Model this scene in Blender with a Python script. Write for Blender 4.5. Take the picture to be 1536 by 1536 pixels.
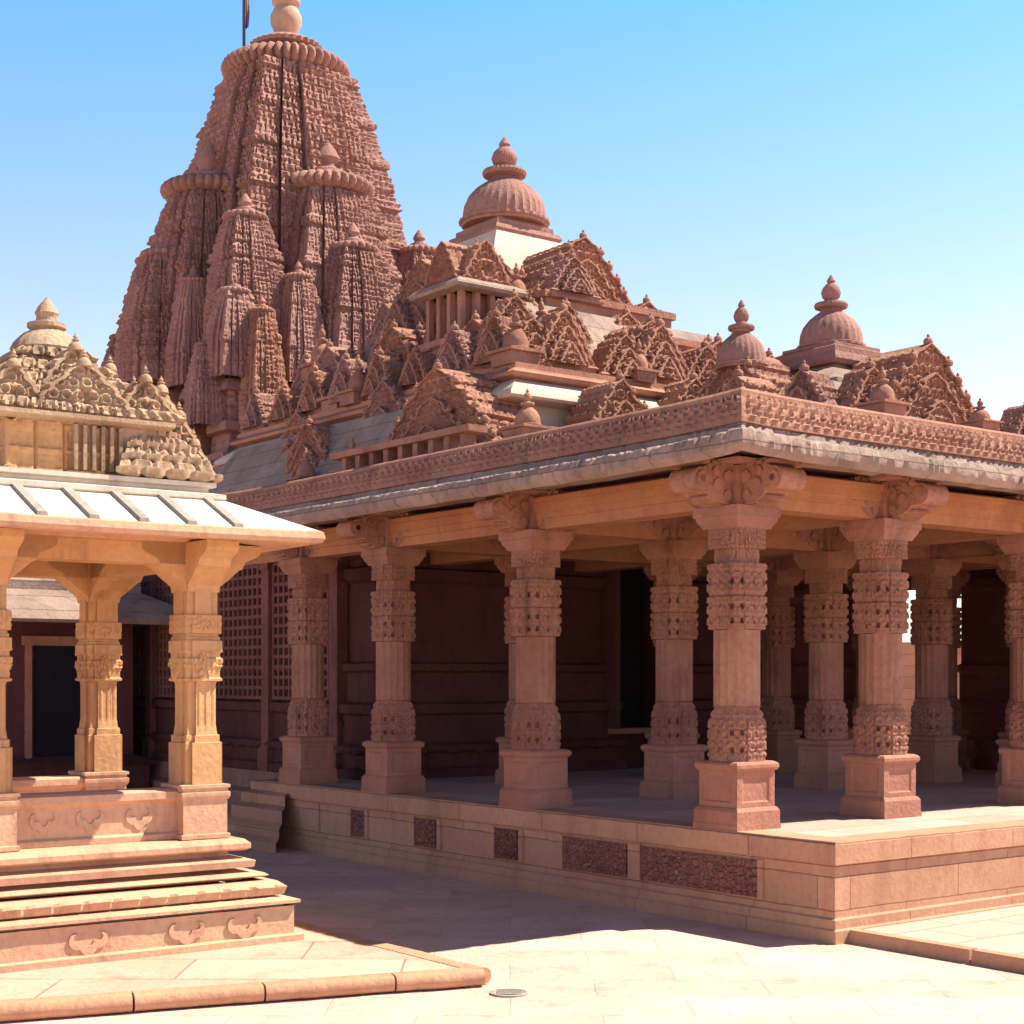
import bpy, bmesh, math, random
import numpy as np
from mathutils import Vector
for o in list(bpy.data.objects): bpy.data.objects.remove(o)
S = bpy.context.scene
COL = S.collection
# ------------------------------------------------------------------ camera, sky, sun, exposure
TH = 0.6524                       # heading of the temple
X0, Y0 = 2.111, 14.695            # its front corner column
FL = 0.87                         # floor level of the hall
cam = bpy.data.cameras.new('camera'); camo = bpy.data.objects.new('camera', cam); COL.objects.link(camo)
camo.location = (0, 0, 2.27); camo.rotation_euler = (math.radians(90), 0, 0)
cam.sensor_width = 36; cam.lens = 55.02; cam.shift_y = 0.1624; cam.clip_end = 2000
S.camera = camo
KA, KB = .30, .70
cT, sT = math.cos(TH), math.sin(TH)
sun_to = Vector((KB*cT+KA*sT, KB*sT-KA*cT, 1)).normalized()
w = bpy.data.worlds.new('World'); S.world = w; w.use_nodes = True
nt = w.node_tree; bg = nt.nodes['Background']; sky = nt.nodes.new('ShaderNodeTexSky')
sky.sky_type = 'NISHITA'; sky.sun_disc = False
sky.sun_elevation = math.asin(sun_to.z); sky.sun_rotation = math.atan2(sun_to.x, sun_to.y)
sky.air_density = 1.0; sky.dust_density = 0.9; sky.ozone_density = 1.6; sky.altitude = 0
# bright haze low down, deep blue overhead
wtc = nt.nodes.new('ShaderNodeTexCoord'); wsp = nt.nodes.new('ShaderNodeSeparateXYZ'); nt.links.new(wtc.outputs['Generated'], wsp.inputs[0])
wr = nt.nodes.new('ShaderNodeValToRGB'); nt.links.new(wsp.outputs[2], wr.inputs[0])
cr = wr.color_ramp; cr.elements[0].position = 0; cr.elements[0].color = (1.0, .92, .85, 1)
cr.elements[1].position = 1; cr.elements[1].color = (.10, .12, .13, 1)
for p_, c_ in ((.10, (1.15, .95, 1.0, 1)), (.22, (.98, .87, 1.10, 1)), (.40, (.50, .86, 1.10, 1)), (.52, (.15, .22, .26, 1))):
    e_ = cr.elements.new(p_); e_.color = c_
wm = nt.nodes.new('ShaderNodeMix'); wm.data_type = 'RGBA'; wm.blend_type = 'MULTIPLY'; wm.inputs[0].default_value = 1
nt.links.new(sky.outputs[0], wm.inputs[6]); nt.links.new(wr.outputs[0], wm.inputs[7])
nt.links.new(wm.outputs[2], bg.inputs[0]); bg.inputs[1].default_value = 0.13
sl = bpy.data.lights.new('sun', 'SUN'); so = bpy.data.objects.new('sun', sl); COL.objects.link(so)
sl.energy = 5.0; sl.angle = math.radians(.55); sl.color = (1, .90, .76)
so.rotation_euler = (-sun_to).to_track_quat('-Z', 'Y').to_euler(); so.location = sun_to*60
S.view_settings.view_transform = 'Standard'; S.view_settings.look = 'None'
S.view_settings.exposure = 1.1; S.view_settings.gamma = 1
S.render.engine = 'CYCLES'
S.cycles.max_bounces = 8; S.cycles.diffuse_bounces = 6

# ------------------------------------------------------------------ materials
def stone(name, c1, c2, stain, stain_amt=.45, scale=1.0, bump=.5, block=None, grain=60, rough=.88, mottle=.5):
    m = bpy.data.materials.new(name); m.use_nodes = True
    n = m.node_tree.nodes; L = m.node_tree.links
    bs = n['Principled BSDF']; bs.inputs['Roughness'].default_value = rough
    bs.inputs['Specular IOR Level'].default_value = .25
    tc = n.new('ShaderNodeTexCoord'); oi = n.new('ShaderNodeObjectInfo')
    mp = n.new('ShaderNodeVectorMath'); mp.operation = 'ADD'
    mu = n.new('ShaderNodeVectorMath'); mu.operation = 'SCALE'; mu.inputs[0].default_value = (37, 17, 5)
    L.new(oi.outputs['Random'], mu.inputs['Scale'])
    L.new(tc.outputs['Object'], mp.inputs[0]); L.new(mu.outputs[0], mp.inputs[1])
    def noise(s, d=6, r=.6, vec=mp.outputs[0]):
        t = n.new('ShaderNodeTexNoise'); t.inputs['Scale'].default_value = s; t.inputs['Detail'].default_value = d
        t.inputs['Roughness'].default_value = r; L.new(vec, t.inputs['Vector']); return t
    def ramp(src, a, b):
        r = n.new('ShaderNodeMapRange'); r.inputs[1].default_value = a; r.inputs[2].default_value = b
        L.new(src, r.inputs[0]); return r.outputs[0]
    def mix(f, a, b, mode='MIX'):
        x = n.new('ShaderNodeMix'); x.data_type = 'RGBA'; x.blend_type = mode
        if isinstance(f, float): x.inputs[0].default_value = f
        else: L.new(f, x.inputs[0])
        for i, q in ((6, a), (7, b)):
            if isinstance(q, tuple): x.inputs[i].default_value = (*q, 1)
            else: L.new(q, x.inputs[i])
        return x.outputs[2]
    col = mix(ramp(noise(1.3*scale).outputs[0], .35, .65), c1, c2)
    nf = noise(14*scale, 5, .7)
    dk = tuple(v*.62 for v in c1)
    f2 = n.new('ShaderNodeMath'); f2.operation = 'MULTIPLY'; f2.inputs[1].default_value = mottle
    L.new(ramp(nf.outputs[0], .45, .72), f2.inputs[0]); col = mix(f2.outputs[0], col, dk)
    # vertical weather streaks and stains
    st = n.new('ShaderNodeMapping'); st.inputs['Scale'].default_value = (1, 1, .22); L.new(mp.outputs[0], st.inputs[0])
    f3 = n.new('ShaderNodeMath'); f3.operation = 'MULTIPLY'; f3.inputs[1].default_value = stain_amt
    L.new(ramp(noise(3.1*scale, 7, .68, st.outputs[0]).outputs[0], .52, .75), f3.inputs[0]); col = mix(f3.outputs[0], col, stain)
    hs = None
    if block:
        bx, bz, mort, axis = block
        sep = n.new('ShaderNodeSeparateXYZ'); L.new(tc.outputs['Object'], sep.inputs[0])
        cb = n.new('ShaderNodeCombineXYZ')
        if axis == 'flat': L.new(sep.outputs[0], cb.inputs[0]); L.new(sep.outputs[1], cb.inputs[1])
        else:
            ad = n.new('ShaderNodeMath'); ad.operation = 'ADD'; L.new(sep.outputs[0], ad.inputs[0]); L.new(sep.outputs[1], ad.inputs[1])
            L.new(ad.outputs[0], cb.inputs[0]); L.new(sep.outputs[2], cb.inputs[1])
        br = n.new('ShaderNodeTexBrick'); br.inputs['Scale'].default_value = 1
        br.inputs['Brick Width'].default_value = bx; br.inputs['Row Height'].default_value = bz
        br.inputs['Mortar Size'].default_value = mort; br.inputs['Mortar Smooth'].default_value = .3
        br.inputs['Color1'].default_value = (.78, .78, .78, 1); br.inputs['Color2'].default_value = (1, 1, 1, 1)
        br.inputs['Mortar'].default_value = (.45, .42, .42, 1)
        wob = n.new('ShaderNodeVectorMath'); wob.operation = 'ADD'
        wn = noise(2.5, 3); ws = n.new('ShaderNodeVectorMath'); ws.operation = 'SCALE'; ws.inputs['Scale'].default_value = .03
        L.new(wn.outputs[1], ws.inputs[0]); L.new(cb.outputs[0], wob.inputs[0]); L.new(ws.outputs[0], wob.inputs[1])
        L.new(wob.outputs[0], br.inputs['Vector'])
        col = mix(.85, col, br.outputs['Color'], 'MULTIPLY'); hs = br.outputs['Fac']
    L.new(col, bs.inputs['Base Color'])
    b1 = n.new('ShaderNodeBump'); b1.inputs['Strength'].default_value = bump; b1.inputs['Distance'].default_value = .02
    L.new(noise(grain*.45, 8, .75).outputs[0], b1.inputs['Height'])
    out = b1.outputs[0]
    vb = n.new('ShaderNodeTexVoronoi'); vb.inputs['Scale'].default_value = grain*.35; L.new(mp.outputs[0], vb.inputs['Vector'])
    b2 = n.new('ShaderNodeBump'); b2.inputs['Strength'].default_value = bump*.35; b2.inputs['Distance'].default_value = .02
    L.new(vb.outputs['Distance'], b2.inputs['Height']); L.new(out, b2.inputs['Normal']); out = b2.outputs[0]
    if hs is not None:
        b3 = n.new('ShaderNodeBump'); b3.invert = True; b3.inputs['Strength'].default_value = .8; b3.inputs['Distance'].default_value = .012
        L.new(hs, b3.inputs['Height']); L.new(out, b3.inputs['Normal']); out = b3.outputs[0]
    L.new(out, bs.inputs['Normal'])
    return m
RED = stone('red_sandstone', (.46, .225, .145), (.37, .165, .11), (.17, .075, .06), bump=.55)
REDC = stone('carved_red_sandstone', (.46, .235, .155), (.32, .145, .10), (.12, .055, .042), stain_amt=.65, bump=1., mottle=.8)
PURP = stone('weathered_red_sandstone', (.43, .235, .185), (.31, .155, .125), (.15, .075, .06), stain_amt=.65, bump=1., mottle=.85)
PINK = stone('pale_pink_sandstone', (.60, .34, .205), (.53, .28, .17), (.30, .14, .095), stain_amt=.55, block=(1.5, .29, .006, 'wall'), bump=.3)
SLAB = stone('limewashed_roof_slab', (.43, .31, .25), (.32, .22, .18), (.13, .085, .07), stain_amt=.75, block=(.7, .24, .006, 'wall'), bump=.8)
YEL = stone('yellow_sandstone', (.60, .36, .17), (.52, .28, .13), (.22, .12, .07), stain_amt=.7, bump=.45)
YELP = stone('pink_yellow_sandstone', (.60, .335, .22), (.60, .39, .235), (.26, .125, .09), stain_amt=.75, bump=.45)
YELC = stone('weathered_cream_sandstone', (.54, .39, .25), (.42, .26, .16), (.08, .065, .045), stain_amt=.95, bump=.9, mottle=.7)
PALE = stone('pale_roof_slab', (.68, .60, .49), (.58, .50, .41), (.27, .24, .20), stain_amt=.6, bump=.3)
GREY = stone('grey_rib_stone', (.30, .28, .24), (.38, .34, .29), (.12, .12, .11), bump=.5)  # even grey, darker than the pale eave slab
FLOOR = stone('hall_floor_slabs', (.60, .42, .33), (.56, .38, .31), (.40, .25, .2), stain_amt=.25, block=(.9, .6, .008, 'flat'), bump=.2)
GROUND = stone('courtyard_slabs', (.78, .54, .43), (.68, .45, .36), (.45, .27, .22), stain_amt=.75, block=(1.25, .62, .0025, 'flat'), bump=.45, scale=.8)
PLAT = stone('platform_slabs', (.68, .47, .35), (.60, .38, .28), (.38, .21, .15), stain_amt=.8, block=(1.6, .8, .010, 'flat'), bump=.4)
EDGE = stone('worn_platform_edge', (.55, .31, .18), (.48, .25, .155), (.24, .12, .09), stain_amt=.6, bump=.5)
INNER = stone('shade_dark_sandstone', (.15, .055, .048), (.11, .04, .036), (.05, .022, .022), stain_amt=.6, bump=.7)  # interior shade put into the stone colour, well below the red sandstone
ORANGE = stone('bounce_orange_sandstone', (.46, .22, .105), (.38, .165, .085), (.20, .08, .055), bump=.45)  # warm bounce light under the eave put into the beam colour
LATT = stone('dark_lattice_stone', (.26, .105, .085), (.19, .08, .065), (.08, .035, .03), stain_amt=.6, bump=.6)  # darker tone of the red sandstone for lattice and pilasters
LIME = stone('sunlit_limewash_stone', (.66, .54, .43), (.56, .44, .35), (.30, .21, .17), stain_amt=.5, bump=.5)  # limewash, paled so the sunlit roof patches are in the colour
DEEP = stone('dark_carved_stone', (.34, .155, .11), (.25, .105, .08), (.10, .045, .035), bump=.8)
BLACK = stone('painted_recess_shade', (.02, .015, .02), (.015, .012, .015), (.01, .01, .01), bump=.1)  # near-black colour painted in place of the shade inside openings
CREAM = stone('cream_finial_stone', (.58, .38, .26), (.48, .30, .21), (.25, .13, .10), stain_amt=.6, bump=.6)
IRON = stone('iron', (.10, .08, .08), (.14, .10, .09), (.05, .04, .04), bump=.2, rough=.6)
CLOTH = stone('faded_cloth', (.28, .09, .09), (.22, .08, .09), (.12, .05, .05), bump=.2)

# ------------------------------------------------------------------ numpy carving patterns
def h2(ix, iy, seed=0):
    x = (ix.astype(np.int64)*374761393 + iy.astype(np.int64)*668265263 + seed*974634777) & 0xffffffff
    x = ((x ^ (x >> 13))*1274126177) & 0xffffffff
    return ((x ^ (x >> 16)) & 0xffff)/65535.
def worley(x, y, seed=0):
    ix, iy = np.floor(x), np.floor(y)
    f1 = np.full(np.broadcast(x, y).shape, 9.); f2 = f1.copy()
    for dx in (-1, 0, 1):
        for dy in (-1, 0, 1):
            cx, cy = ix+dx, iy+dy
            d = np.hypot(cx+.15+.7*h2(cx, cy, seed)-x, cy+.15+.7*h2(cx, cy, seed+7)-y)
            n1 = np.minimum(f1, d); f2 = np.where(d < f1, f1, np.minimum(f2, d)); f1 = n1
    return f1, f2
def vnoise(x, y, seed=0):
    ix, iy = np.floor(x), np.floor(y); fx, fy = x-ix, y-iy
    fx = fx*fx*(3-2*fx); fy = fy*fy*(3-2*fy)
    a, b = h2(ix, iy, seed), h2(ix+1, iy, seed); c, d = h2(ix, iy+1, seed), h2(ix+1, iy+1, seed)
    return (a*(1-fx)+b*fx)*(1-fy)+(c*(1-fx)+d*fx)*fy
def blobs(s, t, cell=.07, amp=.02, seed=0):
    f1, f2 = worley(s/cell, t/cell, seed)
    e = np.clip((f2-f1)/.3, 0, 1); e = e*e*(3-2*e)
    return amp*(e*1.3-.8) - amp*.9*(f1 < .13)*(h2(np.floor(s/cell/2), np.floor(t/cell/2), seed) > .5)
def scales(s, t, cell=.14, amp=.03, seed=0):
    """fish-scale lattice of little horseshoe arches with drilled centres"""
    row = np.floor(t/cell); off = (row % 2)*.5
    cx = s/cell-off; fx = cx-np.floor(cx)-.5; fy = t/cell-row-.30
    r = np.hypot(fx*1.05, fy)
    ring = np.exp(-((r-.36)/.09)**2)
    hole = np.exp(-(r/.17)**2)
    return amp*(ring*1.1-1.25*hole-.5*(r > .5)) + blobs(s, t, cell*.4, amp*.14, seed)
def chaitya(s, t, w_=.2, h=.15, amp=.04, seed=0):
    row = np.floor(t/h); ft = t/h-row; cx = s/w_+(row % 2)*.5; fx = np.abs(cx-np.floor(cx)-.5)*2
    blk = np.where((fx < .84) & (ft > .12), 1., -.7)
    cap = np.where(ft > .82, .55, 0)
    hole = ((fx < .38) & (ft > .25) & (ft < .68))*1.5
    return amp*(blk+cap-hole)+blobs(s, t, w_*.35, amp*.16, seed)
def courses(s, t, h=.13, amp=.03, seed=0):
    p = (t/h) % 1
    return amp*(np.where(p < .55, 1, np.where(p < .7, .2, -.5))) + blobs(s, t, .07, amp*.35, seed)
def flutes(s, t, w_=.09, amp=.02):
    return amp*np.abs(np.sin(np.pi*s/w_))-amp*.5
def panels(s, t, w_=.5, h=.3, t0=0, amp=.02, seed=0):
    fs = (s/w_) % 1; ft = (t-t0)/h
    ins = (fs > .14) & (fs < .86) & (ft > .12) & (ft < .88)
    return np.where(ins, -amp, 0.)+blobs(s, t, .06, amp*.25, seed)

# ------------------------------------------------------------------ mesh collector
class MB:
    def __init__(s): s.v = []; s.f = []; s.n = 0
    def add(s, V, F):
        V = np.asarray(V, float).reshape(-1, 3); s.v.append(V)
        s.f += [tuple(int(i)+s.n for i in q) for q in F]; s.n += len(V); return s
    def grid(s, P, cu=False, capb=False, capt=False):
        P = np.asarray(P, float); nv, nu = P.shape[:2]
        i = np.arange(nv*nu).reshape(nv, nu)
        if cu: a, b = i, np.roll(i, -1, 1)
        else: a, b = i[:, :-1], i[:, 1:]
        F = np.stack([a[:-1], b[:-1], b[1:], a[1:]], -1).reshape(-1, 4) + s.n
        s.v.append(P.reshape(-1, 3)); s.f += list(map(tuple, F.tolist()))
        if capb: s.f.append(tuple(int(q)+s.n for q in i[0][::-1]))
        if capt: s.f.append(tuple(int(q)+s.n for q in i[-1]))
        s.n += nv*nu; return s
    def box(s, x0, x1, y0, y1, z0, z1, t=0):
        V = [(x0, y0, z0), (x1, y0, z0), (x1, y1, z0), (x0, y1, z0), (x0+t, y0+t, z1), (x1-t, y0+t, z1), (x1-t, y1-t, z1), (x0+t, y1-t, z1)]
        return s.add(V, [(3, 2, 1, 0), (4, 5, 6, 7), (0, 1, 5, 4), (1, 2, 6, 5), (2, 3, 7, 6), (3, 0, 4, 7)])
    def lathe(s, prof, cx=0, cy=0, n=40, ribs=0, ramp=.05, z=0, k=1):
        a = np.arange(n)*2*np.pi/n
        P = np.zeros((len(prof), n, 3))
        for j, (r, zz) in enumerate(prof):
            m = 1+(ramp*np.cos(ribs*a) if ribs else 0)
            P[j, :, 0] = cx+r*k*m*np.cos(a); P[j, :, 1] = cy+r*k*m*np.sin(a); P[j, :, 2] = z+zz*k
        return s.grid(P, True, True, True)
    def prism(s, poly, h0, h1, fr):
        """poly (u,v) extruded from h0 to h1; fr maps (u,v,h)->xyz"""
        n = len(poly); V = [fr(u, v, h0) for u, v in poly]+[fr(u, v, h1) for u, v in poly]
        F = [tuple(range(n))[::-1], tuple(range(n, 2*n))]+[(i, (i+1) % n, n+(i+1) % n, n+i) for i in range(n)]
        return s.add(V, F)
    def sweep(s, x0, x1, y0, y1, prof, disp=None, res=.03, sides='SEWN', flare=0, fmask=None):
        """moulding run round a rectangle. prof = (out,z) bottom to top; sides S(y0) E(x1) N(y1) W(x0)"""
        pr = np.array(prof, float)
        if disp is not None:
            q = [pr[0]]
            for a, b in zip(pr[:-1], pr[1:]):
                k = max(1, int(np.hypot(*(b-a))/res)); q += [a+(b-a)*i/k for i in range(1, k+1)]
            pr = np.array(q)
        d = np.gradient(pr, axis=0); ln = np.hypot(d[:, 0], d[:, 1])+1e-9
        no, nz = d[:, 1]/ln, -d[:, 0]/ln
        arc = np.concatenate([[0], np.cumsum(np.hypot(*np.diff(pr, axis=0).T))])
        for sd in sides:
            Ls = (x1-x0) if sd in 'SN' else (y1-y0)
            k = max(1, int(Ls/res)) if (disp is not None) else (24 if flare else 1)
            u = np.linspace(0, 1, k+1)
            U, O = np.meshgrid(u, pr[:, 0]); Z = np.repeat(pr[:, 1][:, None], k+1, 1)
            O = O.copy(); Zz = Z.copy()
            D = 0
            if disp is not None:
                D = disp(U*Ls+{'S': 0, 'E': 31.3, 'N': 57.1, 'W': 93.7}[sd], np.repeat(arc[:, None], k+1, 1))
                D = D*np.clip(np.minimum(U, 1-U)*Ls/.06, 0, 1)
                if fmask is not None: D = D*fmask(Z)
                Zz = Z+D*nz[:, None]
            if flare: Zz = Zz+flare*np.exp(-np.minimum(U, 1-U)*Ls/.5)
            dd = D*no[:, None] if disp is not None else 0
            al = -O+U*(Ls+2*O)         # along, mitred by plain offset
            of = O+dd
            if sd == 'S': P = np.stack([x0+al, y0-of, Zz], -1)
            elif sd == 'N': P = np.stack([x1-al, y1+of, Zz], -1)
            elif sd == 'E': P = np.stack([x1+of, y0+al, Zz], -1)
            else: P = np.stack([x0-of, y1-al, Zz], -1)
            s.grid(P)
        return s
    def build(s, name, mat, parent=None, smooth=35, recalc=True, loc=None):
        me = bpy.data.meshes.new(name)
        V = np.concatenate(s.v); me.from_pydata(V.tolist(), [], s.f)
        if recalc:
            b = bmesh.new(); b.from_mesh(me)
            bmesh.ops.remove_doubles(b, verts=b.verts, dist=.0004)
            bmesh.ops.recalc_face_normals(b, faces=b.faces); b.to_mesh(me); b.free()
        if smooth:
            me.shade_smooth(); me.set_sharp_from_angle(angle=math.radians(smooth))
        me.materials.append(mat)
        o = bpy.data.objects.new(name, me); COL.objects.link(o)
        if parent is not None: o.parent = parent
        if loc is not None: o.location = loc
        return o
def thing(name, label, cat, loc=(0, 0, 0), rz=0, group=None):
    o = bpy.data.objects.new(name, None); COL.objects.link(o); o.location = loc; o.rotation_euler = (0, 0, rz)
    o['label'] = label; o['category'] = cat
    if group: o['group'] = group
    return o
def tag(o, label, cat, group=None):
    o['label'] = label; o['category'] = cat
    if group: o['group'] = group
    return o
def struct(o): o['kind'] = 'structure'; return o
KIDS = {}
def dup(o, parent, loc=None, rz=None, sc=None):
    c = o.copy(); COL.objects.link(c); c.parent = parent
    if loc is not None: c.location = loc
    if rz is not None: c.rotation_euler = (0, 0, rz)
    if sc is not None: c.scale = sc
    for ch in [q for q in ALLO() if q.parent == o]:
        d = ch.copy(); COL.objects.link(d); d.parent = c
    return c
def ALLO(): return list(bpy.data.objects)

# ------------------------------------------------------------------ ground
g = MB(); n = 2; g.add([(-400, -100, 0), (400, -100, 0), (400, 700, 0), (-400, 700, 0)], [(0, 1, 2, 3)])
struct(g.build('ground', GROUND))
def W(b, a, z=0): return (X0+cT*b-sT*a, Y0+sT*b+cT*a, z)

T = thing('temple', 'large red sandstone temple with pillared hall, bell domed roofs and a tall ribbed spire', 'temple', (X0, Y0, 0), TH)

# raised pavement at the right, with a kerb
pv = MB(); pv.box(-.02, 14, -9, -1.47, -.02, .10)
o = pv.build('raised_pavement', FLOOR, None, loc=(X0, Y0, 0)); o.rotation_euler = (0, 0, TH); struct(o)
kb = MB()
for i in range(6):
    y = -1.48-i*1.25; kb.box(-.16, -.025, y-1.24, y, 0, .112, .012)
o = kb.build('kerb', EDGE, None, loc=(X0, Y0, 0)); o.rotation_euler = (0, 0, TH); struct(o)

# ------------------------------------------------------------------ temple: plinth
PX0, PX1, PY0, PY1 = -.277, 10.2, -1.436, 8.7
m = MB()
m.sweep(PX0, PX1, PY0, PY1, [(.05, 0), (.05, .11), (.028, .125), (.028, .20), (.0, .215), (.0, .64), (.012, .645), (.012, .655), (0, .66), (0, .67)])
m.sweep(PX0, PX1, PY0, PY1, [(0, .67), (.035, .675), (.035, .845), (.02, FL), (-.3, FL)])
m.build('plinth', PINK, T, smooth=30)
# stepped end of the plinth by the sanctum
m = MB(); m.sweep(PX0-.02, 2.6, 8.0, 9.0, [(.42, 0), (.42, .12), (.32, .18), (.32, .3), (.22, .36), (.22, .52), (.12, .56), (.12, .7), (.02, .74), (.02, .86), (-.5, .86)], sides='WN')
m.build('plinth_end', PINK, T)
m = MB(); m.add([(PX0, PY0, FL-.002), (PX1, PY0, FL-.002), (PX1, PY1, FL-.002), (PX0, PY1, FL-.002)], [(0, 1, 2, 3)])
m.build('hall_floor', FLOOR, T)
# carved panels set in the plinth's left face, framed by projecting stones
def face_w(x, y0, y1, z0, z1, fn, name, mat, d=.0, res=.02, parent=T):
    k = int((y1-y0)/res); q = int((z1-z0)/res)
    S_, Z_ = np.meshgrid(np.linspace(y0, y1, k+1), np.linspace(z0, z1, q+1))
    D = fn(S_, Z_)
    e = np.minimum(np.minimum(S_-y0, y1-S_), np.minimum(Z_-z0, z1-Z_)); D = np.where(e < .004, 0, D)
    P = np.stack([x-d-D, S_, Z_], -1); M = MB(); M.grid(P)
    return M.build(name, mat, parent, recalc=False)
for y0, y1 in ((-.55, 1.0), (1.22, 2.2), (3.0, 3.4), (4.55, 4.98), (6.1, 6.4)):
    face_w(PX0-.004, y0, y1, .30, .63, lambda s_, t_: blobs(s_, t_, .07, .03, 3)+.014*np.cos(t_*60)*np.sin(s_*45+t_*30)-.012, 'carved_panel', DEEP, d=.024, res=.011)
for y in (-.62, 1.02, 2.22, 2.9, 3.41, 4.45, 4.99, 6.02, 6.41, 7.2):
    m = MB(); m.box(PX0-.024, PX0+.05, y+.004, y+(.18 if y == 1.02 else .075), .29, .64); m.build('plinth_frame', PINK, T)

# ------------------------------------------------------------------ columns of the hall
def rsq(phi, s_, ch=None, off=None):
    c, q = np.abs(np.cos(phi)), np.abs(np.sin(phi)); mx = np.maximum(c, q); r = s_/mx
    if off:     # projecting face panel (half width fraction, projection)
        r = np.where(np.minimum(c, q)/mx < off[0], (s_+off[1])/mx, r)
    if ch: r = np.minimum(r, ch/((c+q)/math.sqrt(2)))
    return r
def ringstack(levels, N=192, disp=None):
    """levels: (z, radius-function(phi)); disp(phi_arc, z, phi)->outward"""
    phi = (np.arange(N)+0)*2*np.pi/N
    P = np.zeros((len(levels), N, 3))
    for j, (z, fn) in enumerate(levels):
        r = fn(phi)*np.ones(N)
        if disp is not None: r = r+disp(phi*.3, np.full(N, z), phi)
        P[j, :, 0] = r*np.cos(phi); P[j, :, 1] = r*np.sin(phi); P[j, :, 2] = z
    return P
def rows(z0, z1, fn, dz=.02):
    k = max(1, int(round((z1-z0)/dz))); return [(z0+(z1-z0)*i/k, fn) for i in range(k+1)]
def facexy(phi, r):
    x = r*np.cos(phi); y = r*np.sin(phi)
    return np.where(np.abs(x) > np.abs(y), y, x)
def make_column(parent, loc):
    q = lambda s_, ch=None, off=None: (lambda p: rsq(p, s_, ch, off))
    base = rows(0, .05, q(.29)) + rows(.05, .17, q(.283)) + [(.20, q(.262))] + rows(.205, .54, q(.248), .015) + [(.545, q(.262)), (.57, q(.278)), (.60, q(.278)), (.62, q(.26)), (.63, q(.235))]
    def dbase(s_, z, phi):
        x = facexy(phi, rsq(phi, .248)); ins = (np.abs(x) < .175) & (z > .26) & (z < .49)
        return np.where(ins, -.014, 0)+.003*(vnoise(s_*60, z*40)-.5)
    b = MB(); b.grid(ringstack(base, 192, dbase), True, True, True)
    # shaft with bulge and band
    L = []
    L += rows(.63, .93, q(.225, .262, (.45, .016)), .015)
    for i in range(1, 13):
        t = i/12; sh = .225*(1-t)+.165*t if t > .0 else .225
        rr = .262-.055*(1-math.cos(t*math.pi/2)); L.append((.93+.19*t, q(.175+.05*math.cos(t*math.pi/2), rr, (.4, .016*(1-t)))))
    L += [(1.13, lambda p: .222+0*p)] + rows(1.14, 1.85, lambda p: .218*(1-.06*np.abs(np.sin(p*8))), .03)
    L += [(1.855, q(.19, .235))] + rows(1.86, 2.47, q(.212, .268, (.5, .014)), .015) + [(2.475, q(.18, .21))]
    L += rows(2.48, 2.61, q(.17, .205), .02)
    def dsh(s_, z, phi):
        z0 = z[0]; d = 0*phi
        if .66 < z0 < 1.10 or 1.88 < z0 < 2.46:
            d = scales(s_*.85, z, .105, .013, 11)
            x = facexy(phi, rsq(phi, .225))
            for hz in ((.74, .90) if z0 < 1.2 else (1.93, 2.07, 2.30)):
                for hx in (-.155, .155, 0):
                    d = np.where(np.hypot(x-hx, z-hz) < (.024 if hx else .014), -.05, d)
            if z0 > 1.88:
                d = np.where(np.abs(z-2.17) < .012, -.02, d)
        elif z0 > 2.48: d = blobs(s_, z, .05, .01, 4)
        return d
    sft = MB(); sft.grid(ringstack(L, 192, dsh), True, True, True)
    C = rows(2.61, 2.79, q(.215, .262, (.5, .012)), .015) + [(2.795, q(.225)), (2.83, q(.24)), (2.86, q(.262)), (2.90, q(.275)), (2.905, q(.29)), (2.995, q(.29))]
    def dcap(s_, z, phi): return blobs(s_, z, .05, .013, 9) if z[0] < 2.79 else 0*phi
    cp = MB(); cp.grid(ringstack(C, 192, dcap), True, True, True)
    # four scrolled brackets
    br = MB(); out = []
    arm = [(0, 3.0), (.30, 3.0), (.38, 3.015), (.47, 3.06), (.52, 3.11)]
    for i in range(13):
        a = -math.pi*.55+i*math.pi*1.1/12; out.append((.62+.10*math.cos(a), 3.215+.105*math.sin(a)))
    arm += out+[(.54, 3.345), (.54, 3.405), (0, 3.405)]
    for k in range(4):
        a = k*math.pi/2; c, s_ = round(math.cos(a)), round(math.sin(a))
        fr = lambda u, v, h, c=c, s_=s_: (u*c-h*s_, u*s_+h*c, v)
        br.prism(arm, -.165, .165, fr)
        for hh in (-.172, .172):     # volutes and ribs on the cheeks
            for (cu, cv, rr) in ((.62, 3.215, .07), (.62, 3.215, .035), (.42, 3.17, .06), (.45, 3.29, .045), (.30, 3.08, .05), (.29, 3.25, .06), (.53, 3.33, .03)):
                pl = [(cu+rr*math.cos(t*math.pi/5), cv+rr*math.sin(t*math.pi/5)) for t in range(10)]
                br.prism(pl, hh-.016, hh+.016, fr)
        for t in range(5):
            br.prism([(.10+.11*t, 3.35), (.17+.11*t, 3.35), (.17+.11*t, 3.385), (.10+.11*t, 3.385)], -.185, .185, fr)
        for t in range(4):      # leaves hanging under the arm
            br.prism([(.22+.08*t, 2.985+.012*t*t*.6), (.28+.08*t, 2.985+.012*t*t*.6), (.27+.08*t, 3.04+.01*t), (.23+.08*t, 3.04+.01*t)], -.12, .12, fr)
    br.prism([(-.44, 3.37), (.44, 3.37), (.44, 3.402), (-.44, 3.402)], -.44, .44, lambda u, v, h: (u, h, v))
    br.prism([(-.24, 3.0), (.24, 3.0), (.24, 3.36), (-.24, 3.36)], -.24, .24, lambda u, v, h: (u, h, v))
    s_ = sft.build('column', REDC, parent, loc=loc, smooth=30)
    b.build('column_base', RED, s_, smooth=25); cp.build('capital', REDC, s_, smooth=30); br.build('bracket', REDC, s_, smooth=30)
    return s_
GA = [0, 3.05, 5.9, 8.0]; GB = [0, 2.07, 4.72, 6.85, 9.0]
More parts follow.
